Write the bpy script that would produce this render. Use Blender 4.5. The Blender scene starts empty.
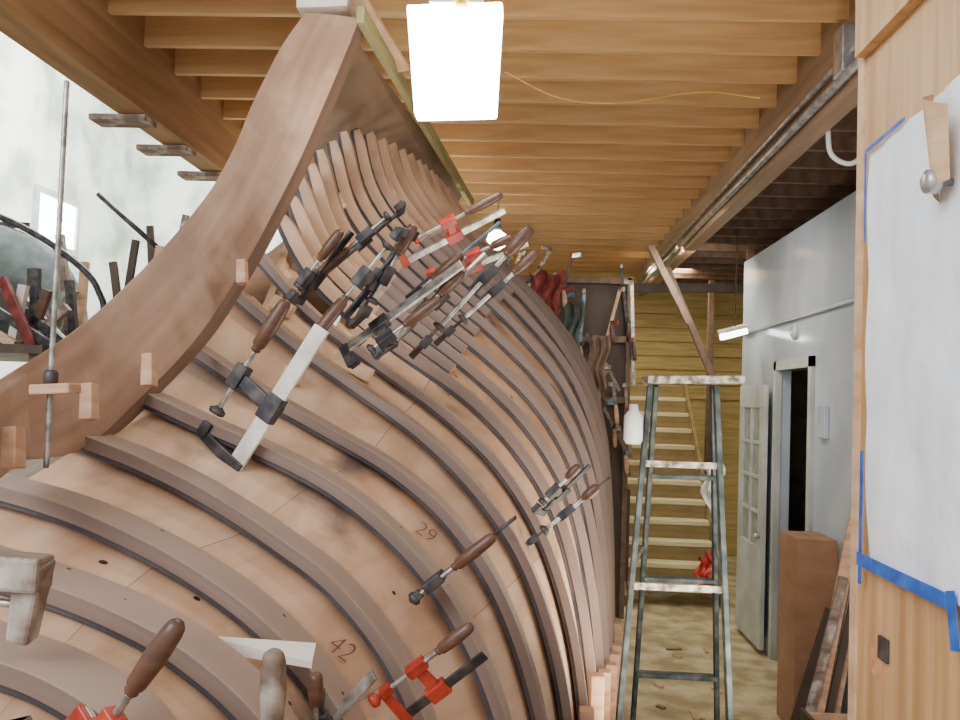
import bpy, bmesh, math, random
from mathutils import Vector, Matrix
random.seed(7)
S = bpy.context.scene
col = S.collection
# ------------------------------------------------------------ camera
CAM = Vector((0, 0, 2.1)); FPX = 900.0
ROT = Matrix.Rotation(math.radians(3.26), 3, 'Z') @ Matrix.Rotation(math.radians(92.44), 3, 'X') @ Matrix.Rotation(math.radians(1.95), 3, 'Z')
cd = bpy.data.cameras.new("camera"); cam = bpy.data.objects.new("camera", cd); col.objects.link(cam)
cam.matrix_world = Matrix.Translation(CAM) @ ROT.to_4x4()
cd.lens = FPX / 960 * 36; cd.sensor_width = 36; cd.clip_start = 0.05
S.camera = cam
def W(u, v, y):
    """survey point: sight line met with the cross-section plane at distance y"""
    d = ROT @ Vector(((u - 480) / FPX, (360 - v) / FPX, -1))
    return CAM + d * (y / d.y)
def proj(p):
    q = ROT.transposed() @ (p - CAM); return 480 + FPX * q.x / -q.z, 360 - FPX * q.y / -q.z
# ------------------------------------------------------------ materials
def lin(c):
    return tuple(((x / 255) / 12.92 if x / 255 <= 0.04045 else ((x / 255 + 0.055) / 1.055) ** 2.4) for x in c) + (1,)
def wood(name, dark, light, grain=(3, 3, 30), rough=0.6, uv=False, stain=None, stain_scale=2.5, bump=0.12, dots=0, slo=.52, shi=.75, planks=0, stain2=None, stain3=None):
    m = bpy.data.materials.new(name); m.use_nodes = True; nt = m.node_tree; N = nt.nodes; L = nt.links
    b = N["Principled BSDF"]; b.inputs["Roughness"].default_value = rough
    tc = N.new("ShaderNodeTexCoord"); mp = N.new("ShaderNodeMapping"); mp.inputs["Scale"].default_value = grain
    src = tc.outputs["UV" if uv else "Object"]
    L.new(src, mp.inputs[0])
    n1 = N.new("ShaderNodeTexNoise"); n1.inputs["Scale"].default_value = 1; n1.inputs["Detail"].default_value = 7; n1.inputs["Distortion"].default_value = 0.4
    L.new(mp.outputs[0], n1.inputs["Vector"])
    r = N.new("ShaderNodeValToRGB"); r.color_ramp.elements[0].position = 0.30; r.color_ramp.elements[1].position = 0.70
    r.color_ramp.elements[0].color = lin(dark); r.color_ramp.elements[1].color = lin(light)
    L.new(n1.outputs["Fac"], r.inputs[0]); out = r.outputs[0]
    def mix(fac, c, out, blend='MIX'):
        mx = N.new("ShaderNodeMixRGB"); mx.blend_type = blend
        if isinstance(c, tuple): mx.inputs[2].default_value = c
        else: L.new(c, mx.inputs[2])
        if isinstance(fac, float): mx.inputs[0].default_value = fac
        else: L.new(fac, mx.inputs[0])
        L.new(out, mx.inputs[1]); return mx.outputs[0]
    def math_(op, a, v):
        q = N.new("ShaderNodeMath"); q.operation = op; L.new(a, q.inputs[0])
        if v is not None: q.inputs[1].default_value = v
        return q.outputs[0]
    if planks:
        sx = N.new("ShaderNodeSeparateXYZ"); L.new(tc.outputs["UV"], sx.inputs[0])
        d = math_('DIVIDE', sx.outputs[1], planks); fl = math_('FLOOR', d, None); fr = math_('FRACT', d, None)
        wn = N.new("ShaderNodeTexWhiteNoise"); wn.noise_dimensions = '1D'; L.new(fl, wn.inputs["W"])
        rr = N.new("ShaderNodeValToRGB"); rr.color_ramp.elements[0].color = (.68, .56, .48, 1); rr.color_ramp.elements[1].color = (1, 1, 1, 1)
        L.new(wn.outputs["Value"], rr.inputs[0]); out = mix(.45, rr.outputs[0], out, 'MULTIPLY')
        out = mix(math_('LESS_THAN', fr, .004), lin((140, 104, 82)), out)
    for st, sc, k, lo, hi in ((stain, stain_scale, 0, slo, shi), (stain2, stain_scale * 2.3, 7, slo, shi), (stain3, stain_scale * 1.7, 13, .60, .72)):
        if not st: continue
        n2 = N.new("ShaderNodeTexNoise"); n2.inputs["Scale"].default_value = sc; n2.inputs["Detail"].default_value = 6
        m2 = N.new("ShaderNodeMapping"); m2.inputs["Location"].default_value = (k, k, k); L.new(tc.outputs["Object"], m2.inputs[0]); L.new(m2.outputs[0], n2.inputs["Vector"])
        r2 = N.new("ShaderNodeValToRGB"); r2.color_ramp.elements[0].position = lo; r2.color_ramp.elements[1].position = hi
        L.new(n2.outputs["Fac"], r2.inputs[0]); out = mix(r2.outputs[0], lin(st), out)
    if dots:
        vo = N.new("ShaderNodeTexVoronoi"); vo.inputs["Scale"].default_value = dots
        L.new(tc.outputs["Object"], vo.inputs["Vector"])
        out = mix(math_('LESS_THAN', vo.outputs["Distance"], .055), lin((60, 40, 32)), out)
    L.new(out, b.inputs["Base Color"])
    if bump:
        bp = N.new("ShaderNodeBump"); bp.inputs["Strength"].default_value = bump; bp.inputs["Distance"].default_value = 0.01
        L.new(n1.outputs["Fac"], bp.inputs["Height"]); L.new(bp.outputs[0], b.inputs["Normal"])
    return m
def flat(name, c1, c2=None, rough=0.6, metal=0.0, scale=6, emit=0, lo=0.4, hi=0.65, bump=0):
    m = bpy.data.materials.new(name); m.use_nodes = True; nt = m.node_tree; N = nt.nodes; L = nt.links
    b = N["Principled BSDF"]; b.inputs["Roughness"].default_value = rough; b.inputs["Metallic"].default_value = metal
    tc = N.new("ShaderNodeTexCoord"); n1 = N.new("ShaderNodeTexNoise"); n1.inputs["Scale"].default_value = scale; n1.inputs["Detail"].default_value = 6
    L.new(tc.outputs["Object"], n1.inputs["Vector"])
    r = N.new("ShaderNodeValToRGB"); r.color_ramp.elements[0].color = lin(c1); r.color_ramp.elements[1].color = lin(c2 or c1)
    r.color_ramp.elements[0].position = lo; r.color_ramp.elements[1].position = hi
    L.new(n1.outputs["Fac"], r.inputs[0]); L.new(r.outputs[0], b.inputs["Base Color"])
    if emit:
        L.new(r.outputs[0], b.inputs["Emission Color"]); b.inputs["Emission Strength"].default_value = emit
    if bump:
        bp = N.new("ShaderNodeBump"); bp.inputs["Strength"].default_value = bump; bp.inputs["Distance"].default_value = 0.02
        L.new(n1.outputs["Fac"], bp.inputs["Height"]); L.new(bp.outputs[0], b.inputs["Normal"])
    return m
M_rib = wood("rib_wood", (156, 132, 118), (186, 162, 146), (1.2, 5, 1), uv=True, stain=(138, 116, 104), rough=.5, bump=.03, dots=11)
M_ribfar = wood("rib_wood_pinkish", (172, 142, 120), (202, 172, 150), (1.2, 5, 1), uv=True, stain=(154, 124, 106), rough=.5, bump=.03, dots=9)
M_ribside = wood("rib_side_shaded_wood", (112, 92, 82), (138, 116, 104), (1.5, 5, 1), uv=True, bump=.03)  # rib wood darkened: shade on the side faces put into the colour
M_ribtop = wood("rib_head_wood", (172, 136, 108), (208, 172, 142), (1.5, 9, 1), uv=True, stain=(146, 112, 90), bump=.05)
M_ribshadow = flat("rib_base_painted_shadow", (58, 54, 60), (84, 80, 86), rough=.7)  # near-black strip painting the shadow gap along each rib base
M_skin = wood("hull_plank_wood", (200, 160, 128), (232, 196, 164), (3.2, 2.4, 1), uv=True, stain=(156, 130, 114), stain_scale=1.7, bump=0.04, dots=6, slo=.52, shi=.78, planks=2.1, stain2=(192, 136, 98), stain3=(112, 92, 82))
M_stem = wood("stem_wood", (150, 116, 94), (182, 148, 124), (1.6, 12, 1), uv=True, stain=(132, 102, 86), stain2=(190, 162, 140), slo=.5, shi=.85, bump=.12)
M_stemside = wood("stem_side_shaded_wood", (104, 78, 62), (130, 100, 82), (1.0, 9, 1), uv=True)  # darker stem wood, the dim side's shade is in its colour
M_panel = wood("grey_brown_panel", (110, 88, 70), (142, 116, 94), (5, 2, 10), stain=(96, 82, 68))
M_joist = wood("joist_pine", (184, 142, 92), (220, 182, 130), (1.2, 14, 14), rough=0.65)
M_deck = wood("ceiling_ply", (190, 150, 100), (218, 182, 132), (1.0, 9, 9))
M_beam = wood("beam_fir", (138, 104, 70), (174, 138, 98), (14, 1.0, 14))
M_beamr = wood("beam_old_pale", (126, 100, 78), (164, 136, 110), (14, 1.0, 14))
M_beamdark = wood("beam_old", (92, 70, 56), (124, 98, 80), (14, 1.0, 14))
M_ply = wood("plywood_panel", (176, 132, 84), (214, 172, 122), (30, 30, 1.2), rough=0.5, stain=(190, 146, 98))
M_dkply = wood("dark_ply", (56, 46, 38), (88, 70, 56), (6, 6, 2))
M_ywood = wood("yellow_boards", (164, 138, 78), (204, 178, 114), (2, 2, 26))
M_riser = wood("riser_wood", (120, 100, 62), (152, 130, 86), (2, 2, 12))
M_stair = wood("stair_wood", (206, 192, 146), (232, 220, 180), (2, 14, 14))
M_light = wood("pale_wood", (190, 148, 112), (226, 190, 152), (6, 6, 20))
M_cleat = wood("cleat_wood", (170, 124, 94), (212, 170, 136), (8, 8, 26))
M_handle = wood("handle_wood", (70, 46, 36), (106, 72, 54), (8, 8, 30), rough=0.4)
M_oldwood = wood("weathered_wood", (96, 78, 66), (150, 128, 112), (6, 30, 30), stain=(220, 216, 208), stain_scale=9)
M_greenb = wood("greenish_batten", (132, 124, 82), (172, 162, 114), (14, 2, 14))
M_white = flat("cream_board", (222, 208, 196), (240, 230, 220), scale=4)
M_card = wood("cardboard", (136, 98, 70), (158, 118, 88), (4, 4, 8), rough=0.8)
M_steel = flat("steel_bar", (130, 126, 120), (200, 196, 188), rough=0.35, metal=0.7, scale=25)
M_iron = flat("dark_iron", (44, 42, 46), (88, 82, 80), rough=0.5, metal=0.4, scale=20)
M_blue = flat("blue_steel", (72, 96, 112), (118, 142, 154), rough=0.4, metal=0.4, scale=20)
M_red = flat("red_paint", (150, 36, 28), (200, 66, 46), rough=0.4, scale=15)
M_whitebar = flat("glue_spattered_bar", (206, 196, 182), (240, 234, 224), rough=0.6, scale=14)
M_wallR = flat("painted_drywall", (164, 174, 186), (182, 191, 202), rough=0.16, scale=1.5)
M_wallL = flat("mottled_plaster", (168, 174, 158), (226, 230, 222), rough=0.9, scale=1.6, lo=.36, hi=.56)
M_doorw = flat("door_paint", (166, 170, 164), (190, 194, 188), rough=0.5, scale=3)
M_floor = flat("dusty_floor", (160, 142, 106), (206, 190, 152), rough=0.85, scale=4.5)
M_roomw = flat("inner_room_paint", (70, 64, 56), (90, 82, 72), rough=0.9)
M_paper = flat("paper_sheet", (240, 245, 253), (250, 252, 255), rough=0.8, scale=6, bump=1.0)
M_tape = flat("blue_tape", (22, 82, 176), (48, 114, 206), rough=0.6, scale=18)
M_lad = flat("spattered_ladder", (52, 62, 62), (108, 116, 112), rough=0.6, metal=0.2, scale=14, lo=.42, hi=.75)
M_ladtop = flat("ladder_cap_paint", (100, 84, 66), (206, 200, 188), rough=0.7, scale=26)
M_galv = flat("galvanised_pipe", (150, 150, 152), (196, 198, 200), rough=0.35, metal=0.7, scale=12)
M_lamp = flat("lamp_diffuser", (255, 252, 240), emit=22)
M_tube = flat("fluorescent_tube", (250, 255, 250), emit=9)
M_win = flat("daylight_pane", (225, 238, 255), emit=16)
M_yel = flat("yellow_cord", (212, 168, 28), (228, 190, 50), rough=0.5)
M_yel2 = flat("dusty_yellow_cord", (206, 164, 70), (216, 176, 84), rough=0.6)
M_boat = flat("green_canvas", (50, 58, 56), (80, 88, 84), rough=0.85, scale=5)
M_cloth = flat("dull_red_cloth", (96, 40, 38), (134, 60, 54), rough=0.9, scale=12)
M_pen = flat("brown_pencil", (112, 66, 50), (126, 78, 60))
M_glass = flat("wired_glass", (130, 140, 136), (160, 170, 166), rough=0.15, scale=8)
M_plastic = flat("white_plastic", (214, 214, 208), (230, 230, 226), rough=0.4)
# ------------------------------------------------------------ builders
def finish(name, bm, mats, parent=None, smooth=False, bevel=0, sharp=None):
    bmesh.ops.recalc_face_normals(bm, faces=bm.faces)
    me = bpy.data.meshes.new(name)
    lo = Vector((1e9,) * 3); hi = -lo
    for v in bm.verts:
        for k in range(3):
            lo[k] = min(lo[k], v.co[k]); hi[k] = max(hi[k], v.co[k])
    c = (lo + hi) / 2
    for v in bm.verts: v.co -= c
    bm.to_mesh(me); bm.free()
    for m in (mats if isinstance(mats, (list, tuple)) else [mats]): me.materials.append(m)
    if smooth or sharp:
        for p in me.polygons: p.use_smooth = True
    if sharp: me.set_sharp_from_angle(angle=math.radians(sharp))
    o = bpy.data.objects.new(name, me); o.location = c; col.objects.link(o)
    if bevel:
        md = o.modifiers.new("bevel", 'BEVEL'); md.width = bevel; md.segments = 2; md.limit_method = 'ANGLE'; md.angle_limit = math.radians(45)
    if parent:
        o.parent = parent; o.matrix_parent_inverse = Matrix.Translation(-parent.location)
    return o
def tag(o, label, cat, group=None, kind=None):
    if kind != "structure" or label: o["label"] = label
    if cat: o["category"] = cat
    if group: o["group"] = group
    if kind: o["kind"] = kind
    return o
def empty(name, loc, label, cat, group=None):
    e = bpy.data.objects.new(name, None); e.location = loc; e.empty_display_size = 0.05; col.objects.link(e)
    return tag(e, label, cat, group)
def add_box(bm, lo, hi):
    vs = [bm.verts.new((x, y, z)) for x in (lo[0], hi[0]) for y in (lo[1], hi[1]) for z in (lo[2], hi[2])]
    for f in ((0, 1, 3, 2), (4, 6, 7, 5), (0, 4, 5, 1), (2, 3, 7, 6), (0, 2, 6, 4), (1, 5, 7, 3)):
        bm.faces.new([vs[i] for i in f])
def boxes(name, lst, mat, parent=None, bevel=0):
    bm = bmesh.new()
    for lo, hi in lst: add_box(bm, lo, hi)
    return finish(name, bm, mat, parent, bevel=bevel)
def add_bar(bm, p, q, a, wa, wb, taper=1.0):
    """prism from p to q; wa = full width along direction a, wb = full width across"""
    d = (q - p).normalized(); a = (a - d * a.dot(d)).normalized(); b = d.cross(a)
    rings = []
    for c, k in ((p, 1), (q, taper)):
        rings.append([bm.verts.new(c + a * sa * wa / 2 * k + b * sb * wb / 2 * k) for sa, sb in ((1, 1), (1, -1), (-1, -1), (-1, 1))])
    for i in range(4):
        bm.faces.new((rings[0][i], rings[0][(i + 1) % 4], rings[1][(i + 1) % 4], rings[1][i]))
    bm.faces.new(rings[0][::-1]); bm.faces.new(rings[1])
def bar(name, p, q, a, wa, wb, mat, parent=None, bevel=0, taper=1.0):
    bm = bmesh.new(); add_bar(bm, p, q, Vector(a), wa, wb, taper)
    return finish(name, bm, mat, parent, bevel=bevel)
def add_lathe(bm, p, q, prof, n=14):
    d = (q - p); L = d.length; d.normalize()
    a = d.orthogonal().normalized(); b = d.cross(a); prev = None
    for t, r in prof:
        ring = [bm.verts.new(p + d * L * t + (a * math.cos(2 * math.pi * i / n) + b * math.sin(2 * math.pi * i / n)) * r) for i in range(n)]
        if prev:
            for i in range(n): bm.faces.new((prev[i], prev[(i + 1) % n], ring[(i + 1) % n], ring[i]))
        else: bm.faces.new(ring[::-1])
        prev = ring
    bm.faces.new(prev)
def lathe(name, p, q, prof, mat, parent=None, n=14):
    bm = bmesh.new(); add_lathe(bm, p, q, prof, n); return finish(name, bm, mat, parent, smooth=True)
def cr(P, n):
    """Catmull-Rom resample, n samples"""
    out = []; m = len(P) - 1
    for k in range(n):
        s = k / (n - 1) * m; i = min(int(s), m - 1); t = s - i
        p0 = P[i - 1] if i > 0 else P[0] * 2 - P[1]
        p1, p2 = P[i], P[i + 1]; p3 = P[i + 2] if i + 2 <= m else P[m] * 2 - P[m - 1]
        out.append(0.5 * ((2 * p1) + (p2 - p0) * t + (2 * p0 - 5 * p1 + 4 * p2 - p3) * t * t + (3 * p1 - p0 - 3 * p2 + p3) * t ** 3))
    return out
def tube(name, P, r, mat, parent=None, n=8, res=24):
    P = cr(P, res) if len(P) > 2 else P
    bm = bmesh.new(); prev = None; a = None
    for i, p in enumerate(P):
        d = (P[min(i + 1, len(P) - 1)] - P[max(i - 1, 0)]).normalized()
        a = d.orthogonal().normalized() if a is None else (a - d * a.dot(d)).normalized()
        b = d.cross(a)
        ring = [bm.verts.new(p + (a * math.cos(2 * math.pi * k / n) + b * math.sin(2 * math.pi * k / n)) * r) for k in range(n)]
        if prev:
            for k in range(n): bm.faces.new((prev[k], prev[(k + 1) % n], ring[(k + 1) % n], ring[k]))
        else: bm.faces.new(ring[::-1])
        prev = ring
    bm.faces.new(prev)
    return finish(name, bm, mat, parent, smooth=True)
def loft(name, rings, mats, parent=None, slots=None, closed=True, smooth=True, vstep=0.1, bevel=0, sharp=None, skip=None):
    bm = bmesh.new(); uvl = bm.loops.layers.uv.new("UVMap"); V = [[bm.verts.new(p) for p in r] for r in rings]
    acc = [0]
    for i in range(1, len(rings)): acc.append(acc[-1] + (rings[i][0] - rings[i - 1][0]).length)
    n = len(rings[0])
    for i in range(len(rings) - 1):
        for k in range(n if closed else n - 1):
            if skip and skip(i, k): continue
            k2 = (k + 1) % n
            f = bm.faces.new((V[i][k], V[i][k2], V[i + 1][k2], V[i + 1][k]))
            if slots: f.material_index = slots(i, k) if callable(slots) else slots[k]
            for lp, uv in zip(f.loops, ((acc[i], k), (acc[i], k + 1), (acc[i + 1], k + 1), (acc[i + 1], k))):
                lp[uvl].uv = (uv[0], uv[1] * vstep)
    if closed:
        bm.faces.new(V[0][::-1]); bm.faces.new(V[-1])
    else:
        for v in [v for v in bm.verts if not v.link_faces]: bm.verts.remove(v)
    return finish(name, bm, mats, parent, smooth=smooth, bevel=bevel, sharp=sharp)
# ------------------------------------------------------------ hull sections
KEY = [
 (1.30, [(-130,600),(-60,618),(0,640),(60,662),(110,690),(150,722),(190,790),(215,880),(225,1000)]),
 (1.58, [(-110,525),(-40,545),(50,572),(130,603),(200,642),(270,705),(310,780),(335,870),(345,1000)]),
 (1.86, [(0,478),(60,495),(120,518),(200,560),(275,615),(340,690),(375,770),(400,860),(410,1000)]),
 (2.14, [(85,430),(150,455),(215,488),(285,533),(345,580),(400,650),(435,730),(460,830),(472,960)]),
 (2.42, [(145,388),(210,418),(275,447),(345,485),(410,540),(460,605),(500,690),(525,790),(537,920)]),
 (2.75, [(200,345),(265,388),(330,425),(395,463),(450,510),(497,575),(530,655),(552,750),(562,880)]),
 (3.05, [(240,290),(300,340),(360,383),(425,430),(480,485),(525,550),(555,630),(573,725),(580,850)]),
 (3.35, [(265,255),(315,310),(380,360),(448,410),(503,463),(545,530),(572,610),(587,700),(592,820)]),
 (3.65, [(290,215),(325,275),(390,334),(465,387),(520,442),(561,508),(584,590),(596,680),(599,790)]),
 (3.95, [(308,178),(336,245),(400,306),(475,366),(532,422),(573,490),(593,570),(603,660),(605,765)]),
 (4.25, [(327,150),(350,225),(412,290),(488,350),(545,407),(582,475),(600,555),(608,645),(610,745)]),
 (4.55, [(350,132),(370,202),(425,268),(500,333),(556,393),(590,462),(605,540),(611,630),(613,725)]),
 (4.85, [(374,127),(391,188),(440,250),(510,315),(565,380),(596,450),(609,528),(613,615),(614,708)]),
 (5.15, [(394,131),(410,185),(455,243),(522,308),(572,370),(600,440),(611,518),(614,603),(614,692)]),
 (5.45, [(410,142),(427,187),(468,240),(530,300),(576,363),(603,432),(612,508),(614,590),(613,678)]),
 (5.75, [(424,156),(441,197),(480,245),(537,300),(580,362),(604,428),(612,500),(613,580),(612,665)]),
 (6.05, [(437,172),(455,208),(492,252),(544,305),(584,362),(605,426),(611,494),(612,570),(610,653)]),
 (6.40, [(450,187),(470,220),(503,260),(550,309),(586,362),(604,423),(610,488),(610,562),(608,640)]),
]
SEC = []
for y, pts in KEY:
    P = [W(u, v, y) for u, v in pts]
    P.append(Vector((P[-1].x - 0.03, y, 0.02)))
    SEC.append((y, P))
p0, p1 = SEC[0], SEC[1]
SEC.insert(0, (1.02, [Vector((a.x * 2 - b.x, 1.02, max(a.z * 2 - b.z, 0.02))) for a, b in zip(p0[1], p1[1])]))
def section(y, n=46):
    for i in range(len(SEC) - 1):
        if y <= SEC[i + 1][0] or i == len(SEC) - 2:
            t = (y - SEC[i][0]) / (SEC[i + 1][0] - SEC[i][0])
            P = [Vector((a.x + (b.x - a.x) * t, y, a.z + (b.z - a.z) * t)) for a, b in zip(SEC[i][1], SEC[i + 1][1])]
            return cr(P, n)
def normals(C):
    out = []
    for i in range(len(C)):
        d = C[min(i + 1, len(C) - 1)] - C[max(i - 1, 0)]
        out.append(Vector((-d.z, 0, d.x)).normalized())
    return out
hull = empty("boat_hull", Vector((-0.6, 3.6, 0)), "wooden boat hull under construction, brown ribs over tan planking", "boat")
RD = 0.042
OPEN_Y = 3.5
Yv = Vector((0, 1, 0))
def rib(y, w, open_head, kmax=46, shrink=.026):
    C = section(y)[:kmax]; Nn = normals(C)
    if y < 3.5:
        t0 = (C[0] - C[1]).normalized(); C.insert(0, C[0] + t0 * 0.16); Nn.insert(0, Nn[0])
    rings = []
    for k, (c, n) in enumerate(zip(C, Nn)):
        d2 = RD; o = 0; ww = w
        if open_head:
            f = max(0, min(1, (18 - k) / 14)); f = f * f * (3 - 2 * f)
            d2 = RD + .012 + .020 * f
            o = {0: .010, 1: .002}.get(k, 0); d2 -= {0: .010, 1: .002}.get(k, 0)
            ww = w - shrink * f
        m = max(o + .004, d2 * .72)
        rings.append([c + Yv * ww - n * o, c - Yv * ww - n * o, c - Yv * ww - n * m, c - Yv * (ww - .008) - n * m, c - Yv * (ww - .008) - n * d2, c + Yv * ww - n * d2])
    return loft("rib", rings, [M_rib if y < 3 else M_ribfar, M_ribside, M_ribshadow, M_ribtop], hull, slots=(lambda i, k: 3 if i < 9 and k != 3 else ((0, 1, 1, 2, 1, 1)[k])) if open_head else [0, 1, 1, 2, 1, 1], sharp=35, bevel=0.002)
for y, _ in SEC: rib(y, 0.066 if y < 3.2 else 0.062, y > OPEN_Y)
# slim intermediate frames between the open rib heads
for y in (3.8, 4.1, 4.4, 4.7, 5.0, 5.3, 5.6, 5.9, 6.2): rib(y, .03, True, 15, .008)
# planking skin
ys = [1.0 + 0.09 * i for i in range(61)]
def skin_pt(y, k, n=46):
    C = section(y, n); Nn = normals(C); return C[k] - Nn[k] * RD, Nn[k]
grid = []
for y in ys:
    C = section(y); Nn = normals(C); grid.append([c - n * (RD + 0.002) for c, n in zip(C, Nn)])
def sk(i, k):
    y = ys[i]
    if y < 3.0: return False
    return k < min(11, (y - 3.0) * 14)
loft("planking", grid, [M_skin], hull, closed=False, vstep=0.16, skip=sk)
gm = [[Vector((2 * r[0].x - p.x - 0.02, p.y, p.z - 0.02)) for p in r] for r in grid]
loft("planking", gm, [M_stemside], hull, closed=False, vstep=0.16, skip=lambda i, k: ys[i] > 3.6 and k < 7)
for k, off in ((3, .11), (8, .11)):
    P = []
    for y in (3.1, 3.4, 3.7, 4.0, 4.3, 4.8, 5.3, 5.8, 6.4):
        C = section(y); Nn = normals(C); P.append(C[k] - Nn[k] * off)
    Q = cr(P, 20); rr = []
    for p in Q: rr.append([p + Vector((0, 0, .03)), p + Vector((.02, 0, -.03)), p + Vector((-.01, 0, -.035)), p + Vector((-.03, 0, .025))])
    loft("stringer", rr, [M_light], hull, sharp=35)
# stem
ST = [(1.45,(-60,415),(-60,505)),(1.75,(0,378),(0,466)),(2.05,(60,340),(80,450)),(2.3,(110,300),(140,398)),(2.55,(165,245),(195,340)),
      (2.8,(210,190),(235,281)),(3.0,(235,145),(268,223)),(3.2,(250,108),(300,160)),(3.35,(266,75),(326,100)),(3.45,(282,45),(343,60)),(3.52,(305,12),(360,18))]
Lc = cr([W(l[0], l[1], y - 0.04) for y, l, r in ST], 60); Rc = cr([W(r[0], r[1], y) for y, l, r in ST], 60)
rings = []
for a, b in zip(Lc, Rc):
    rings.append([a, a.lerp(b, .5) + Vector((.004, -.006, 0)), b, b + Vector((-0.01, 0.17, 0.02)), a + Vector((-0.03, 0.17, 0.02))])
loft("stem", rings, [M_stem, M_stemside], hull, slots=[0, 0, 1, 0, 0], sharp=40, vstep=0.2, bevel=0.01)
# keel side panel and batten
bm = bmesh.new()
q = [W(356, 40, 3.75), W(318, 150, 4.75), W(455, 206, 7.0), W(466, 190, 7.0)]
off = Vector((-0.04, 0, 0.0))
a = [bm.verts.new(p) for p in q]; b = [bm.verts.new(p + off) for p in q]
bm.faces.new(a); bm.faces.new(b[::-1])
for i in range(4): bm.faces.new((a[i], b[i], b[(i + 1) % 4], a[(i + 1) % 4]))
finish("keel_panel", bm, M_panel, hull)
bar("sheer_batten", W(360, 14, 3.5), W(472, 204, 7.0), (0, 0, 1), 0.07, 0.035, M_greenb, hull, bevel=0.004)
# upright chocks where the rib heads meet the stem
for (u, v, y, h) in ((14, 448, 1.62, 0.075), (90, 402, 1.93, 0.08), (150, 370, 2.17, 0.08), (243, 272, 2.72, 0.075)):
    c = W(u, v, y)
    bar("chock", c - Vector((0, 0, h / 2)), c + Vector((-0.008, 0.01, h / 2)), (1, 0, 0), 0.03, 0.04, M_cleat, hull, bevel=0.003, taper=0.9)
for (y, k, l) in ((2.9, 6, .06), (3.18, 9, .14), (3.2, 3, .08)):
    p, n = skin_pt(y, k); t = Vector((n.z, 0, -n.x))
    bar("block", p + n * 0.02 - t * l / 2, p + n * 0.035 + t * l / 2, n, 0.05, 0.06, M_light, hull, bevel=0.004)
for (y, k) in ((3.5, 3), (3.5, 8), (3.8, 5), (3.8, 9), (4.1, 7), (4.4, 4), (4.7, 8), (5.0, 5), (5.3, 8)):
    C = section(y); Nn = normals(C); p = C[k] - Nn[k] * .06
    bar("block", p - Vector((0, .1, 0)), p + Vector((0, .1, 0)), Nn[k], .045, .06, M_light, hull, bevel=.003)
for y in (2.9, 3.2, 3.5, 3.8, 4.1, 4.4, 4.7, 5.0, 5.3):
    C = section(y); Nn = normals(C)
    k = min(range(20, 46), key=lambda i: abs(C[i].z - (1.0 - 0.12 * (y - 2.9))))
    c = C[k] + Nn[k] * 0.012
    bar("foot_block", c + Vector((0, 0, -0.2)), c + Vector((0, 0, 0.12 + random.uniform(-.05, .05))), (0, 1, 0), 0.06, 0.05, M_cleat, hull, bevel=0.003)
# pencilled numbers
def mark(txt, y, v0, size):
    k = min(range(8, 44), key=lambda i: abs(proj(skin_pt(y, i)[0])[1] - v0))
    cu = bpy.data.curves.new("t", 'FONT'); cu.body = txt; cu.size = 1; cu.align_x = 'CENTER'; cu.extrude = 0.001; cu.offset = -0.018; cu.shear = .25
    to = bpy.data.objects.new("t", cu); col.objects.link(to); bpy.context.view_layer.update()
    me = bpy.data.meshes.new_from_object(to.evaluated_get(bpy.context.evaluated_depsgraph_get()))
    bpy.data.objects.remove(to)
    me.materials.clear(); me.materials.append(M_pen)
    p, n0 = skin_pt(y, k)
    Y = (skin_pt(y + .05, k)[0] - skin_pt(y - .05, k)[0]).normalized(); t = (skin_pt(y, k + 1)[0] - skin_pt(y, k - 1)[0]).normalized()
    n = t.cross(Y).normalized()
    if n.dot(n0) < 0: n = -n
    ex = (t * 0.9 + Y * 0.42).normalized() * size * .6; ey = (Y - t * .25).normalized() * size
    base = n * 0.006 - ey * .35
    for vx in me.vertices: vx.co = base + ex * vx.co.x + ey * vx.co.y + n * vx.co.z * .01
    o = bpy.data.objects.new("pencil_mark", me); col.objects.link(o); o.location = p
    o.parent = hull; o.matrix_parent_inverse = Matrix.Translation(-hull.location)
    o["label"] = "handwritten number " + txt
mark("42", 2.015, 645, 0.11); mark("29", 2.61, 530, 0.12)
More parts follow.
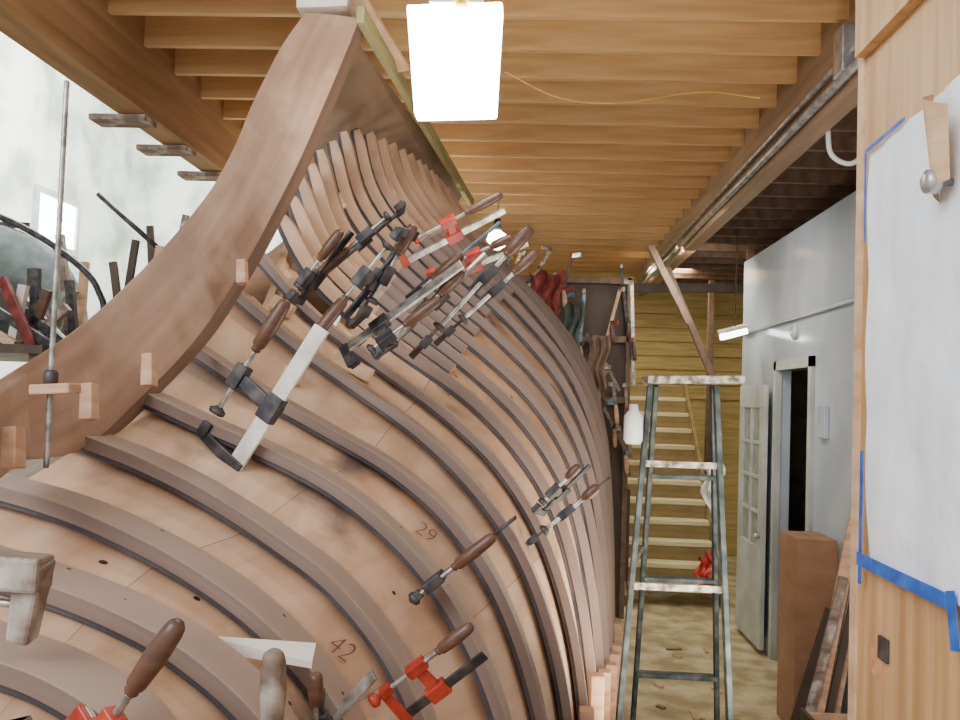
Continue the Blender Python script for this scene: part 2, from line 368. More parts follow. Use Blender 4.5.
# ------------------------------------------------------------ clamps
GC = "bar clamps on the hull"
HPROF = [(0, .6), (.03, .75), (.06, .62), (.12, .95), (.5, 1.12), (.85, 1.0), (.95, .85), (1, .5)]
def clamp(F, T, J, frac=0.6, pad=0.18, hl=0.13, s=1.0, label="steel bar clamp with a dark wooden handle", mbar=M_steel, mjaw=M_iron, mh=M_handle, bw=0.028):
    ax = (T - F).normalized(); L = (T - F).length; Jn = J.normalized()
    e = empty("bar_clamp", F.copy(), label, "clamp", GC)
    bar("clamp_bar", F, T, J, bw * s, 0.009 * s, mbar, e, bevel=0.0015)
    bm = bmesh.new()
    add_bar(bm, F - Jn * 0.018 * s, F + J * 1.08, ax, 0.032 * s, 0.02 * s, 0.7)
    add_bar(bm, F + J - ax * 0.005, F + J + ax * 0.03 * s, Jn, 0.026 * s, 0.024 * s)
    finish("fixed_jaw", bm, mjaw, e, bevel=0.003)
    K = F + ax * L * frac
    bm = bmesh.new()
    add_bar(bm, K - Jn * 0.024 * s, K + J * 1.1, ax, 0.036 * s, 0.022 * s, 0.8)
    add_bar(bm, K - ax * 0.032 * s, K + ax * 0.032 * s, Jn, 0.044 * s, 0.028 * s)
    add_bar(bm, K + J - ax * 0.03 * s, K + J + ax * 0.03 * s, Jn, 0.032 * s, 0.03 * s)
    finish("sliding_jaw", bm, mjaw, e, bevel=0.003)
    p = F + J + ax * pad * L; q = K + J + ax * 0.07 * s
    n = 30; prof = [(i / n, (0.0075 if i % 2 else 0.006) * s) for i in range(n + 1)]
    lathe("screw", p, q, prof, M_steel, e, 8)
    lathe("swivel_pad", p - ax * 0.008, p + ax * 0.012, [(0, .019 * s), (.5, .02 * s), (.8, .012 * s), (1, .008 * s)], mjaw, e, 12)
    lathe("clamp_handle", q, q + ax * hl * s, [(t, r * 0.0165 * s) for t, r in HPROF], mh, e, 12)
    return e
def CL(f, t, y, J, yt=None, **k): return clamp(W(f[0], f[1], y), W(t[0], t[1], yt or y - 0.02), Vector(J), **k)
CL((235,466),(322,328),2.33,(-0.10,0.03,0.08),frac=.42,pad=.17,hl=.14,s=1.15,mbar=M_whitebar,bw=.04,label="large bar clamp, white-spattered bar and dark wooden handle")
CL((400,212),(318,280),3.0,(0.02,-0.08,0.01),frac=.45,hl=.14,mbar=M_iron,label="dark iron bar clamp with brown wooden handle")
CL((412,235),(345,318),2.9,(-0.03,-0.07,0.0),frac=.55,hl=.14,s=1.15,mbar=M_iron,label="dark iron bar clamp with brown wooden handle")
CL((345,350),(462,264),2.95,(0.03,-0.05,-0.05),frac=.3,hl=.14,s=1.05,bw=.036)
CL((372,330),(500,222),3.1,(-0.04,-0.05,-0.05),frac=.45,hl=.12,s=1.1,mbar=M_blue,label="blue-grey bar clamp with dark wooden handle")
CL((392,345),(486,254),3.0,(-0.05,-0.03,-0.04),frac=.5,hl=.1,s=1.1,bw=.03)
CL((416,352),(508,252),3.1,(0.03,-0.06,0.02),frac=.7,hl=.1,s=1.25,bw=.05,mbar=M_oldwood,label="bar clamp with weathered wooden bar")
CL((440,340),(530,258),3.4,(0.03,-0.05,0.02),frac=.55,hl=.1,s=1.2,bw=.04,mbar=M_iron)
CL((355,322),(398,244),2.95,(0.04,-0.05,0.02),frac=.5,hl=.1,s=1.1,bw=.03,mbar=M_iron)
CL((300,300),(352,232),2.9,(-0.02,-0.05,0.0),frac=.3,hl=.12,mbar=M_iron,label="dark iron bar clamp with brown wooden handle")
CL((405,262),(505,210),3.3,(-0.02,-0.06,0.04),frac=.5,hl=.15,mjaw=M_red,label="bar clamp with red jaws and brown handle")
CL((430,285),(528,243),3.5,(0.0,-0.05,0.04),frac=.45,hl=.1,mjaw=M_red,label="bar clamp with red jaws")
CL((530,542),(610,477),3.0,(0.0,-0.06,0.01),frac=.45,hl=.07,s=.95,mbar=M_iron,label="small dark bar clamp")
CL((543,512),(590,465),3.15,(-0.03,-0.05,0.01),frac=.4,hl=.07,s=.9,mbar=M_iron,label="small dark bar clamp")
CL((415,596),(516,517),2.3,(0.0,-0.04,0.0),frac=.2,pad=.02,hl=.15,s=.9,mbar=M_iron,label="slim bar clamp with long brown handle")
CL((405,716),(485,655),1.96,(-0.045,-0.03,0.055),frac=.42,pad=-.1,hl=.12,s=.8,mjaw=M_red,mbar=M_iron,label="bar clamp with red jaws and brown handle")
CL((42,785),(92,712),1.25,(0.045,-0.02,0.01),frac=.78,hl=.14,s=.9,mjaw=M_red,label="bar clamp with red jaws and tall brown handle")
CL((290,840),(292,760),1.5,(-0.02,-0.05,0.0),frac=.95,hl=.11,s=1.15,mh=M_oldwood,label="bar clamp with paint-worn wooden handle")
CL((322,760),(322,690),1.75,(0.0,-0.05,0.0),frac=.5,hl=.08,s=.8,mbar=M_iron,label="small dark bar clamp")
CL((322,732),(374,674),1.8,(0.01,-0.03,-0.05),frac=.1,hl=.03,s=.7,mbar=M_steel,bw=.036,label="grey flat bar clamp")
e = empty("hand_screw", W(20, 600, 1.25), "weathered wooden hand screw clamp with paint drips", "clamp")
bar("jaw", W(-30, 568, 1.25), W(46, 574, 1.25), (0, 0, 1), 0.05, 0.05, M_oldwood, e, bevel=0.006)
bar("jaw", W(36, 560, 1.25), W(22, 640, 1.27), (1, 0, 0), 0.042, 0.045, M_oldwood, e, bevel=0.006, taper=.8)
lathe("screw", W(-20, 600, 1.25), W(30, 606, 1.25), [(0, .006), (1, .006)], M_steel, e, 10)
bm = bmesh.new(); q = [W(200, 635, 1.69), W(316, 643, 1.75), W(312, 662, 1.72), W(240, 650, 1.70)]
a = [bm.verts.new(p) for p in q]; b = [bm.verts.new(p + Vector((0, 0, -0.012))) for p in q]
bm.faces.new(a); bm.faces.new(b[::-1])
for i in range(4): bm.faces.new((a[i], b[i], b[(i + 1) % 4], a[(i + 1) % 4]))
tag(finish("board", bm, M_white), "thin cream-painted board resting between hull ribs", "board")
p = W(46, 468, 1.7); e = empty("threaded_rod", p, "upright steel threaded rod clamped through the stem", "rod")
top = Vector((p.x, p.y, p.z + 0.76))
lathe("rod", p, top, [(i / 80, .006 if i % 2 else .0052) for i in range(81)], M_steel, e, 8)
c = p + Vector((0, 0, .16)); lathe("nut", c, c + Vector((0, 0, .03)), [(0, .014), (.8, .014), (1, .01)], M_iron, e, 6)
bar("washer_block", c + Vector((-.03, 0, -.01)), c + Vector((.05, 0, -.004)), (0, 0, 1), .02, .05, M_cleat, e, bevel=.003)
# ------------------------------------------------------------ room shell
def struct(o, label=None):
    o["kind"] = "structure"
    if label: o["label"] = label
    return o
struct(boxes("floor", [((-6.2, -1, -0.1), (4, 14, 0))], M_floor), "dusty tan workshop floor")
ceil = struct(boxes("ceiling", [((-2.3, 2.2, 4.17), (3.6, 13.2, 4.22))], M_deck), "plywood deck over exposed pine joists")
def joists(y, lo, hi, h0, h1, mat):
    jm = None
    while y < 12.9:
        if jm is None:
            o = boxes("joist", [((lo, y - .02, h0), (hi, y + .02, h1))], mat, ceil); jm = o
        else:
            o = jm.copy(); col.objects.link(o); o.parent = ceil; o.matrix_parent_inverse = jm.matrix_parent_inverse; o.location = (jm.location.x, y, jm.location.z)
        y += 0.42
joists(3.45, -2.2, 1.46, 3.95, 4.168, M_joist)
joists(4.0, 1.56, 3.5, 3.72, 3.92, M_beamdark)
struct(boxes("trim_1", [((1.45, 2.4, 3.6), (1.56, 12.6, 4.16))], M_beamr, bevel=.006), "weathered timber beam carrying the ceiling joists")
struct(boxes("trim_2", [((-2.32, 2.4, 3.6), (-2.15, 12.9, 4.16))], M_beam, bevel=.006), "fir edge beam under the ceiling joists")
struct(boxes("wall_back", [((-2.3, 13.0, 0), (3.6, 13.15, 4.2))] + [((0.9, 12.96 , z), (3.5, 13.0, z + .185)) for z in [2.2 + .2 * i for i in range(10)]], M_ywood), "yellowish lapped board wall behind the stairs")
struct(boxes("wall_end", [((-6.2, 13.0, 0), (-2.3, 13.15, 6.6))], M_wallL))
struct(boxes("wall_left", [((-6.2, -1, 0), (-6.05, 13.1, 6.6))], M_wallL), "mottled white plaster wall in daylight")
struct(boxes("wall_right", [((2.1, 3.0, 0), (2.2, 6.85, 3.55)), ((2.1, 6.85, 2.42), (2.2, 7.75, 3.55)), ((2.1, 7.75, 0), (2.2, 9.1, 3.55))], M_wallR), "blue-grey painted wall with a doorway")
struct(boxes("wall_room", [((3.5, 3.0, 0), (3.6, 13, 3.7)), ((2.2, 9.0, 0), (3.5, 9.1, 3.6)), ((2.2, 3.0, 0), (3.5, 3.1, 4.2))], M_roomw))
struct(boxes("trim_3", [((2.07, 6.78, 0), (2.12, 6.86, 2.5)), ((2.07, 7.74, 0), (2.12, 7.82, 2.5)), ((2.07, 6.78, 2.42), (2.12, 7.82, 2.5))], M_doorw))
d = boxes("door_1", [((2.0, 7.84, .05), (2.04, 8.72, .9)), ((2.0, 7.84, .9), (2.04, 7.98, 2.1)), ((2.0, 8.58, .9), (2.04, 8.72, 2.1)), ((2.0, 7.84, 2.1), (2.04, 8.72, 2.3)), ((2.0, 8.26, .9), (2.04, 8.30, 2.1))] +
          [((2.005, 7.98, z), (2.035, 8.58, z + .03)) for z in (1.18, 1.48, 1.78)], M_doorw, bevel=.004)
struct(d, "open white door with a divided glass light")
boxes("glass", [((2.018, 7.98, .9), (2.024, 8.58, 2.1))], M_glass, d)
lathe("door_knob", Vector((1.95, 7.9, 1.0)), Vector((2.0, 7.9, 1.0)), [(0, .02), (.5, .028), (.8, .012), (1, .02)], M_galv, d)
struct(boxes("baseboard_right", [((2.08, 3, 0), (2.1, 6.78, .12)), ((2.08, 8.8, 0), (2.1, 9.1, .12))], M_doorw))
struct(boxes("ceiling_bay", [((-6.2, 4.5, 6.55), (-2.2, 13.1, 6.65))], M_wallL))
struct(boxes("wall_upper", [((-2.4, 4.5, 4.25), (-2.3, 13.1, 6.6))], M_wallL))
struct(boxes("window_1", [((-6.05, 10.5, 3.85), (-6.03, 11.4, 4.42))], M_win), "bright daylight window in the plaster wall")
struct(boxes("trim_6", [((-6.05, 10.42, 3.77), (-6.0, 11.48, 3.85)), ((-6.05, 10.42, 4.42), (-6.0, 11.48, 4.5)), ((-6.05, 10.42, 3.85), (-6.0, 10.5, 4.42)), ((-6.05, 11.4, 3.85), (-6.0, 11.48, 4.42))], M_doorw))
struct(boxes("wall_partition", [((-1.7, 9.0, 0), (0.98, 9.06, 3.35))], M_dkply), "dark plywood partition behind the tool rack")
struct(boxes("wall_panel", [((0.70, 0.2, 0), (0.74, 1.95, 3.2))], M_ply), "golden plywood panel with vertical grain")
struct(boxes("trim_4", [((0.675, 0.2, 2.86), (0.70, 1.95, 3.3))], M_ply))
struct(boxes("trim_5", [((0.695, 1.95, 0), (0.78, 1.985, 3.3))], M_light))
# paper sheet
ZB = 1.80
bm = bmesh.new(); ny, nz = 20, 34; g = []
for j in range(nz + 1):
    row = []
    for i in range(ny + 1):
        s = i / ny; t = j / nz
        yy = 1.895 - 0.425 * s - 0.02 * (1 - t); ztop = 2.635 + .02 * s
        zz = ZB + (ztop - ZB) * t
        x = 0.696 - 0.006 * abs(math.sin(3 * t + 5 * s)) - 0.005 * abs(math.sin(9 * t + 2 * s)) - .003 * abs(math.sin(14 * s - 5 * t))
        row.append(bm.verts.new((x, yy, zz)))
    g.append(row)
for j in range(nz):
    for i in range(ny): bm.faces.new((g[j][i], g[j][i + 1], g[j + 1][i + 1], g[j + 1][i]))
pap = empty("paper_notice", Vector((.695, 1.66, 1.79)), "blank white paper sheet taped on plywood with blue tape", "paper")
finish("sheet", bm, M_paper, pap, smooth=True)
def strip(name, y0, z0, y1, z1, w, mat, par, x=0.686):
    return bar(name, Vector((x, y0, z0)), Vector((x, y1, z1)), Vector((0, -(z1 - z0), (y1 - y0))), w, .0015, mat, par)
strip("tape", 1.888, 1.75, 1.885, 2.02, .016, M_tape, pap, .680)
strip("tape", 1.90, ZB, 1.47, ZB, .026, M_tape, pap, .678)
strip("tape", 1.895, 2.45, 1.897, 2.64, .008, M_tape, pap, .682)
strip("tape", 1.895, 2.64, 1.70, 2.648, .008, M_tape, pap, .681)
strip("tape", 1.485, 1.82, 1.465, 1.73, .03, M_tape, pap, .676)
e = empty("paper_roll", Vector((.68, 1.53, 2.5)), "curled tan paper corner held by a grey round pin", "paper")
bm = bmesh.new(); pr = None
for i in range(9):
    t = i / 8; a0 = Vector((.69 - .05 * math.sin(t * 2.4), 1.60 - .13 * t, 2.66 - .06 * t)); b0 = Vector((.69 - .035 * math.sin(t * 2.4), 1.57 - .09 * t, 2.46 + .02 * t))
    c2 = (bm.verts.new(a0), bm.verts.new(b0))
    if pr: bm.faces.new((pr[0], pr[1], c2[1], c2[0]))
    pr = c2
finish("curl", bm, M_light, e, smooth=True)
lathe("pin", Vector((.64, 1.52, 2.485)), Vector((.69, 1.52, 2.485)), [(0, .012), (.1, .02), (.5, .02), (.6, .008), (1, .006)], M_galv, e)
tag(boxes("metal_plate", [((.693, 1.78, 1.62), (.70, 1.825, 1.665))], M_iron, bevel=.002), "small square dark metal plate on plywood", "plate")
tag(boxes("paint_patch", [((.6985, 1.82, 1.58), (.70, 1.87, 1.63))], flat("orange_smear", (204, 130, 90), (214, 168, 118), scale=30)), "faint orange paint smear on plywood", "paint mark")
# ------------------------------------------------------------ things on beam and ceiling
tag(tube("conduit", [Vector((1.42, 2.6, 3.66)), Vector((1.42, 12, 3.66))], .022, M_galv), "galvanised conduit running along the ceiling beam", "pipe", "conduits along the beam")
tag(tube("conduit", [Vector((1.42, 2.6, 3.75)), Vector((1.42, 12, 3.75))], .014, M_galv), "galvanised conduit running along the ceiling beam", "pipe", "conduits along the beam")
tag(tube("wall_conduit", [Vector((2.08, 5.0, 2.82)), Vector((2.08, 9.0, 2.82))], .014, M_wallR), "painted conduit running along the grey wall", "pipe")
tag(boxes("junction_box", [((1.38, 4.15, 3.66), (1.45, 4.28, 3.88))], M_galv, bevel=.005), "grey steel junction box on the ceiling beam", "electrical box")
tag(boxes("breaker_panel", [((2.065, 6.45, 1.9), (2.1, 6.62, 2.13))], M_wallR, bevel=.006), "small grey electrical panel on the wall", "electrical box")
tag(lathe("round_thermostat", Vector((2.07, 7.3, 2.72)), Vector((2.1, 7.3, 2.72)), [(0, .05), (.5, .07), (1, .07)], M_wallR), "round grey thermostat on the wall", "thermostat")
tag(tube("white_hook", [Vector((1.56, 4.9, 3.62)), Vector((1.58, 4.9, 3.48)), Vector((1.68, 4.9, 3.43)), Vector((1.77, 4.9, 3.50)), Vector((1.78, 4.9, 3.56))], .014, M_plastic), "curved white plastic hook hanging from joists", "hook")
c = W(455, 62, 3.0)
lamp = empty("hanging_work_lamp", c + Vector((0, 0, .22)), "bright white hanging work lamp on a yellow cord", "lamp")
bm = bmesh.new()
add_bar(bm, c + Vector((0.01, 0, -.19)), c + Vector((-.005, 0, .185)), Vector((1, 0, 0)), .275, .08, 1.18)
finish("lamp_shade", bm, M_lamp, lamp, bevel=.008)
boxes("housing", [((c.x - .09, c.y - .05, c.z + .185), (c.x + .09, c.y + .05, c.z + .205))], M_plastic, lamp, bevel=.004)
bm = bmesh.new(); add_lathe(bm, c + Vector((.02, -.06, .17)), c + Vector((.02, -.06, .24)), [(0, .02), (.6, .03), (1, .015)]); finish("cord_grip", bm, M_yel, lamp, smooth=True)
tube("cord", [c + Vector((.02, 0, .22)), c + Vector((.03, .1, .6)), c + Vector((.05, .47, 1.85 - c.z + 2.08))], .007, M_yel, lamp)
tag(tube("extension_cord", [W(505, 72, 4.4), W(560, 98, 4.6), W(620, 103, 4.8), W(700, 92, 5.0), W(760, 98, 4.6)], .004, M_yel2), "thin yellow extension cord draped under the joists", "cord")
c = W(497, 240, 8.4); e = empty("bulb_lamp", c + Vector((0, 0, .12)), "round white bulb lamp in a small shade", "lamp")
lathe("bulb", c - Vector((0, 0, .09)), c + Vector((0, 0, .09)), [(0, .03), (.2, .08), (.5, .1), (.8, .08), (1, .03)], M_lamp, e)
lathe("socket", c + Vector((0, 0, .09)), c + Vector((0, 0, .2)), [(0, .04), (1, .03)], M_iron, e)
tube("cord", [c + Vector((0, 0, .2)), Vector((c.x, c.y, 3.95))], .006, M_beam, e)
tag(bar("wood_block", W(300, 8, 3.6), W(350, 6, 3.6), (0, 0, 1), .05, .12, M_white, bevel=.004), "pale wood block on top of the stem", "block")
tag(bar("brace_board", W(345, -20, 3.62), W(402, 70, 4.15), (1, 0, 0), .08, .025, M_light, bevel=.003), "light brace board nailed up to the ceiling", "board")
for yy in (4.85, 5.45, 6.1):
    tag(boxes("bracket_board", [((-2.48, yy - .08, 3.565), (-2.16, yy + .08, 3.598))], M_oldwood, bevel=.003), "grey offcut board fixed under the edge beam", "board", "offcuts under the edge beam")
# ------------------------------------------------------------ stairs
e = empty("staircase", Vector((1.55, 9.6, 0)), "steep yellowish wooden staircase to the loft", "stairs")
for i in range(11):
    yy = 9.6 + .25 * i; z = .2 * (i + 1)
    boxes("tread", [((1.06, yy - .02, z - .05), (2.06, yy + .27, z))], M_stair, e, bevel=.004)
    boxes("riser", [((1.06, yy + .23, z), (2.06, yy + .242, z + .145))], M_riser, e)
for x in (1.02, 2.06):
    bar("stringer", Vector((x + .02, 9.5, .02)), Vector((x + .02, 12.4, 2.32)), (0, 0, 1), .28, .035, M_riser, e)
bar("handrail", Vector((1.04, 9.6, 1.1)), Vector((1.04, 12.4, 3.3)), (0, 0, 1), .07, .04, M_dkply, e)
bar("newel_post", Vector((1.04, 9.6, 0)), Vector((1.04, 9.6, 1.2)), (0, 1, 0), .08, .08, M_dkply, e)
for p, q in (((2.2, 9.3, 0), (2.2, 9.3, 3.72)), ((1.45, 9.9, 3.6), (1.98, 9.9, 2.4)), ((2.25, 11.5, 0), (2.25, 11.5, 3.7)), ((2.6, 11.0, 0), (2.6, 11.0, 3.7)), ((1.2, 9.4, 3.75), (1.62, 9.4, 2.95))):
    tag(bar("post", Vector(p), Vector(q), (0, 1, 0), .07, .07, M_beamdark, bevel=.004), "rough dark timber post by the staircase", "post", "timber posts by the stairs")
tag(bar("header_beam", Vector((1.0, 10.6, 3.45)), Vector((2.9, 10.6, 3.5)), (0, 0, 1), .1, .06, M_dkply), "dark header beam across the stair opening", "beam")
c = W(735, 333, 8.4)
e = empty("fluorescent_fixture", c, "slanting lit fluorescent tube fixture above the stairs", "lamp")
bar("tube", c + Vector((-.14, -.1, -.05)), c + Vector((.12, .1, .03)), (0, 0, 1), .05, .05, M_tube, e)
bar("housing", c + Vector((-.14, -.1, .0)), c + Vector((.12, .1, .08)), (0, 0, 1), .03, .1, M_plastic, e)
tube("chain", [c + Vector((0, 0, .05)), Vector((c.x, c.y, 4.165))], .005, M_iron, e)
# ------------------------------------------------------------ stepladder
cap = W(692, 380, 4.2)
e = empty("stepladder", Vector((cap.x, cap.y, 0)), "paint-spattered grey-green stepladder standing open in the aisle", "ladder")
bar("top_cap", W(645, 380, 4.2), W(740, 380, 4.2), (0, 0, 1), .035, .22, M_ladtop, e, bevel=.005)
def fl(u, v, y):
    p = W(u, v, y); p.z = 0; return p
nl = (W(650, 385, 4.12), fl(598, 925, 3.6)); nr = (W(716, 387, 4.12), fl(740, 925, 3.6))
fl_ = (W(656, 385, 4.3), fl(628, 790, 5.0)); fr = (W(713, 387, 4.3), fl(718, 790, 5.0))
for a, b in (nl, nr, fl_, fr): bar("rail", a, b, (1, 0, 0), .022, .055, M_lad, e, bevel=.003)
for t in (.2, .44, .68, .9):
    bar("step", fl_[0].lerp(fl_[1], t), fr[0].lerp(fr[1], t), (0, 0, 1), .02, .08, M_lad, e, bevel=.003)
for t in (.16, .395, .66, .9):
    bar("brace", nl[0].lerp(nl[1], t), nr[0].lerp(nr[1], t), (0, 0, 1), .028, .012, M_ladtop if t < .5 else M_dkply, e)
for a, b in ((nl, fl_), (nr, fr)):
    bar("spreader", a[0].lerp(a[1], .36), b[0].lerp(b[1], .36), (0, 0, 1), .02, .006, M_galv, e)
bm = bmesh.new(); add_lathe(bm, W(633, 444, 4.0), W(634, 404, 4.0), [(0, .03), (.1, .042), (.7, .042), (.85, .02), (1, .018)])
tag(finish("plastic_jug", bm, M_plastic, smooth=True), "small white plastic jug hung at the ladder rail", "jug")
# ------------------------------------------------------------ rags
def rag(name, cx, cy, zt, w, h, mat, label):
    bm = bmesh.new(); g = []
    for j in range(9):
        g.append([bm.verts.new((cx + w * (i / 12 - .5) * (1 - .25 * j / 8) + .02 * math.sin(j), cy + .05 * math.sin(i * 1.5 + j * .3), zt - h * j / 8 - .03 * math.sin(i))) for i in range(13)])
    for j in range(8):
        for i in range(12): bm.faces.new((g[j][i], g[j][i + 1], g[j + 1][i + 1], g[j + 1][i]))
    o = finish(name, bm, mat, smooth=True); tag(o, label, "cloth")
rag("hanging_rag", .12, 8.4, 3.3, .34, .42, M_cloth, "dull red rag hanging from the rack")
rag("hanging_rag", .36, 8.35, 3.0, .22, .5, M_boat, "grey-green rag hanging from the rack")
rag("hanging_rag", .62, 8.4, 2.7, .2, .5, M_beamdark, "brown cloth hanging from the rack")
p = W(713, 478, 4.6); rag("hanging_rag", p.x, p.y, p.z + .06, .08, .22, M_plastic, "white rag hung on the ladder")
p = W(706, 565, 4.75); rag("hanging_rag", p.x, p.y, p.z + .05, .08, .17, M_red, "red rag hung by the ladder")
# ------------------------------------------------------------ clutter by the wall
bx = empty("cardboard_box", Vector((1.88, 6.2, 0)), "tall brown cardboard box standing against the wall", "box")
boxes("carton", [((1.76, 6.0, 0), (2.02, 6.4, 1.25))], M_card, bx, bevel=.004)
boxes("flap", [((1.76, 6.0, 1.25), (1.885, 6.4, 1.256)), ((1.893, 6.0, 1.25), (2.02, 6.4, 1.256))], M_card, bx)
for i, (x, yy, h, w, m) in enumerate(((1.62, 5.2, 1.15, .05, M_oldwood), (1.7, 5.25, 1.5, .07, M_cleat), (1.78, 5.3, 1.35, .04, M_dkply), (1.84, 5.35, 1.7, .06, M_cleat), (1.66, 5.5, .9, .08, M_dkply))):
    tag(bar("plank", Vector((x - .1, yy, 0)), Vector((x + .2, yy + .1, h)), (0, 1, 0), .02, w, m), "plank leaning against the grey wall", "board", "planks leaning on the wall")
cr_ = empty("crate", Vector((1.66, 4.9, 0)), "low wooden crate on the floor by the wall", "crate")
for z in (.02, .2, .38): boxes("slat", [((1.52, 4.7, z), (1.8, 4.72, z + .1))], M_cleat, cr_); boxes("slat", [((1.52, 4.98, z), (1.8, 5.0, z + .1))], M_cleat, cr_)
for x in (1.5, 1.8): boxes("side", [((x, 4.7, 0), (x + .02, 5.0, .5))], M_dkply, cr_)
for i in range(14):
    x = random.uniform(.9, 1.7); yy = random.uniform(5.2, 8); a = random.uniform(0, 3.14); l = random.uniform(.04, .2)
    tag(bar("offcut", Vector((x, yy, .008)), Vector((x + l * math.cos(a), yy + l * math.sin(a), .008)), (0, 0, 1), .015, .035, random.choice([M_cleat, M_riser, M_light])), "wood offcut lying on the dusty floor", "wood scrap", "offcuts on the floor")
# ------------------------------------------------------------ tool rack behind the hull
r = empty("tool_rack", Vector((.45, 8.9, 0)), "dark timber rack holding hanging clamps", "rack")
for z in (2.1, 2.7, 3.28): boxes("rail", [((-.8, 8.93, z), (.97, 8.98, z + .06))], M_beamdark, r)
for x in (-.8, .1, .93): boxes("post", [((x, 8.93, 0), (x + .05, 8.99, 3.35))], M_beamdark, r)
for i in range(44):
    x = -.35 + .03 * i; zt = 3.1 + random.uniform(-1.3, .5); l = random.uniform(.35, 1.1); yy = 8.86 - .07 * (i % 5)
    h = empty("hanging_clamp", Vector((x, yy, zt - l)), "long bar clamp hanging on the rack", "clamp", "clamps hanging on the rack")
    m = random.choice([M_iron, M_oldwood, M_cleat, M_steel, M_blue, M_handle, M_oldwood, M_light])
    tp = Vector((x, yy, zt)); bt = Vector((min(.98, x + random.uniform(-.3, .3)), yy - .02, zt - l))
    bar("clamp_bar", tp, bt, (1, 0, 0), .03, .012, m, h)
    bar("jaw", tp, tp + Vector((random.uniform(-.14, .1), -.06, 0)), (0, 0, 1), .04, .025, random.choice([M_iron, M_steel, M_oldwood]), h)
    q = tp.lerp(bt, random.uniform(.3, .7)); bar("jaw", q, q + Vector((random.uniform(-.14, .1), -.06, 0)), (0, 0, 1), .04, .025, random.choice([M_iron, M_blue, M_iron, M_cloth]), h)
    lathe("clamp_handle", q + Vector((0, -.05, -.02)), q + Vector((.02, -.05, -.2)), [(t, rr * .02) for t, rr in HPROF], random.choice([M_handle, M_cleat]), h, 10)
# ------------------------------------------------------------ tall bay clutter
sg = empty("staging", Vector((-4.3, 6.9, 0)), "high timber staging platform in the tall bay", "platform")
boxes("deck", [((-5.7, 5.9, 2.3), (-3.3, 8.4, 2.36))], M_dkply, sg)
for x in (-5.6, -3.45):
    for yy in (6.0, 8.2): boxes("leg", [((x, yy, 0), (x + .1, yy + .1, 2.3))], M_beamdark, sg)
bt = empty("covered_dinghy", Vector((-4.8, 7.5, 2.36)), "small upturned dinghy hull painted dark green on staging", "boat")
rings = []
for i in range(17):
    t = i / 16 * 2 - 1; w = .7 * math.sqrt(max(1 - t * t, .001))
    rings.append([Vector((-4.85 + t * 1.0, 7.55 + w * math.cos(a), 2.37 + (1.12 * (w / .7) ** .8) * max(math.sin(a), 0))) for a in [math.pi * k / 10 for k in range(11)]])
loft("dinghy_hull", rings, [M_boat], bt)
bar("keel_strip", Vector((-5.2, 7.55, 3.47)), Vector((-4.4, 7.55, 3.47)), (0, 0, 1), .05, .03, M_iron, bt)
x1 = W(104, 330, 6.2).x
tag(tube("bent_pipe", [W(-30, 205, 6.2), W(20, 226, 6.2), W(62, 252, 6.2), W(98, 290, 6.2), Vector((x1, 6.2, 2.3)), Vector((x1, 6.2, 0))], .024, M_iron, res=40), "bent black pipe beside the dinghy", "pipe")
tag(tube("metal_pole", [W(98, 194, 6.5), W(158, 248, 6.5)], .02, M_iron), "thin dark metal pole leaning beside the beam", "pole")
TT = [((2, 278), (45, 375), 6.1, M_cloth), ((24, 285), (5, 380), 6.2, M_white), ((60, 235), (70, 330), 6.9, M_oldwood), ((10, 300), (60, 340), 6.3, M_iron), ((75, 290), (40, 360), 6.9, M_steel), ((-5, 285), (30, 350), 6.4, M_dkply), ((30, 280), (60, 350), 6.7, M_oldwood), ((85, 262), (80, 330), 7.0, M_light), ((-10, 330), (15, 345), 6.05, M_light), ((-20, 300), (50, 345), 6.15, M_iron), ((48, 290), (30, 340), 6.3, M_handle)]
for i in range(8):
    u = random.uniform(-20, 70); TT.append(((u, random.uniform(262, 310)), (min(75, max(-20, u + random.uniform(-50, 50))), 350), random.uniform(6.0, 6.7), random.choice([M_iron, M_dkply, M_steel, M_oldwood])))
for (a, b, y, m) in TT:
    p = W(a[0], a[1], y); q = W(b[0], b[1], y); q = p + (q - p) * ((p.z - 2.36) / (p.z - q.z))
    tag(bar("stored_timber", p, q, (0, 1, 0), .05, .06, m), "length of stored timber or bar leaning in the bay", "timber", "timbers leaning in the bay")
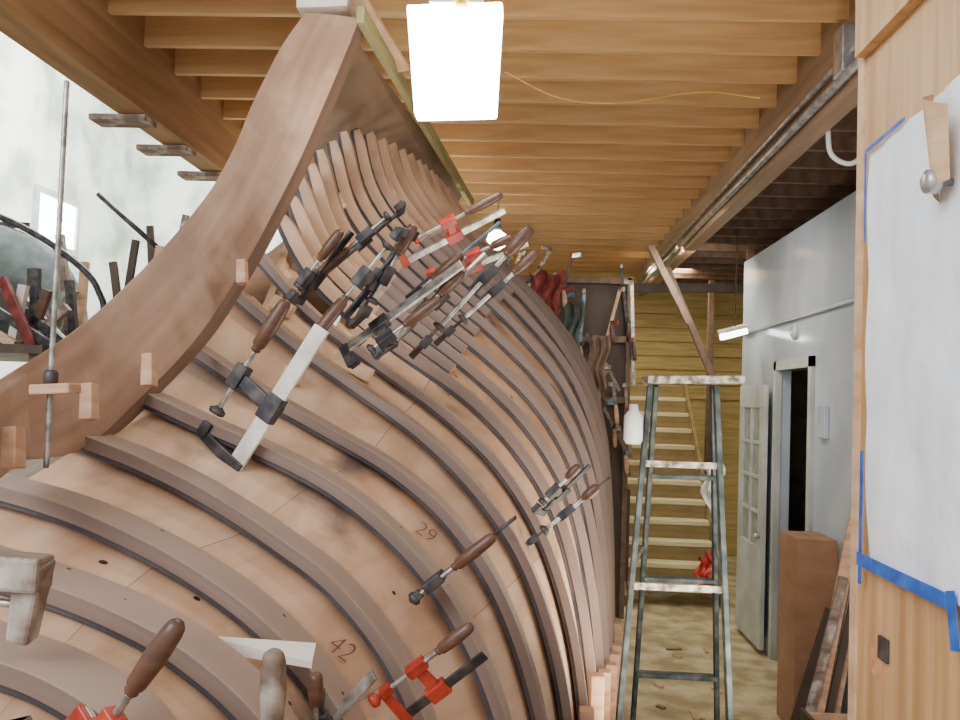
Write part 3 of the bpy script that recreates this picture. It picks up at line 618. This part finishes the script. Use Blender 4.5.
for (u, v, y, du) in ((113, 262, 6.4, .5), (136, 240, 6.7, -.4), (150, 226, 7.2, .3), (160, 246, 6.5, -.3), (186, 215, 7.6, -.6)):
    p = W(u, v, y); tag(bar("tall_timber", p, Vector((p.x + du, p.y + .1, 0)), (0, 1, 0), .04, .05, random.choice([M_oldwood, M_light, M_dkply])), "tall rough timber standing in the bay", "timber", "timbers standing in the bay")
# ------------------------------------------------------------ light
def area(name, loc, tgt, size, power, color):
    l = bpy.data.lights.new(name, 'AREA'); l.size = size; l.energy = power; l.color = color
    o = bpy.data.objects.new(name, l); o.location = loc; col.objects.link(o)
    o.rotation_euler = (Vector(tgt) - Vector(loc)).to_track_quat('-Z', 'Y').to_euler(); return o
area("bay_wall_fill", (-3.8, 9.0, 6.4), (-5.4, 10, 3.5), 2.5, 1300, (.95, .98, 1))  # added area light brightening the left wall, no skylight is built
area("front_fill", (-3.0, -2.0, 4.6), (-.5, 3.5, 2.2), 3.0, 330, (.94, .97, 1))  # added frontal daylight fill behind the camera, no door there
area("aisle_fill", (1.0, 6.8, 3.5), (1.6, 8.0, 0), .5, 28, (1, .94, .84))  # invisible fill added to brighten the aisle, no fixture
area("stair_fill", (1.6, 11.2, 3.8), (1.5, 11.4, 1), .5, 60, (1, .92, .66))  # added fill lifting the upper stairs, without a lamp body
area("stair_foot_fill", (1.5, 8.8, 3.6), (1.5, 10.4, .6), .4, 34, (1, .94, .76))  # extra fill added to brighten the lower treads
area("ceiling_fill", (-1.5, 6.8, 2.9), (-.6, 6.5, 4.2), .8, 26, (1, .9, .74))  # added upward fill warming the ceiling, not a real lamp
area("floor_bounce_fill", (0.9, 3.2, 1.2), (0.2, 5.4, 4.1), 1.0, 40, (1, .91, .76))  # added fill imitating light bounced from the floor onto the joists
area("hull_inside_fill", (-1.1, 4.8, 2.2), (-.9, 4.6, 3.6), .5, 10, (1, .93, .82))  # added glow inside the hull, no work light modelled
w = bpy.data.worlds.new("World"); S.world = w; w.use_nodes = True
w.node_tree.nodes["Background"].inputs[0].default_value = (.92, .96, 1, 1); w.node_tree.nodes["Background"].inputs[1].default_value = 1.0
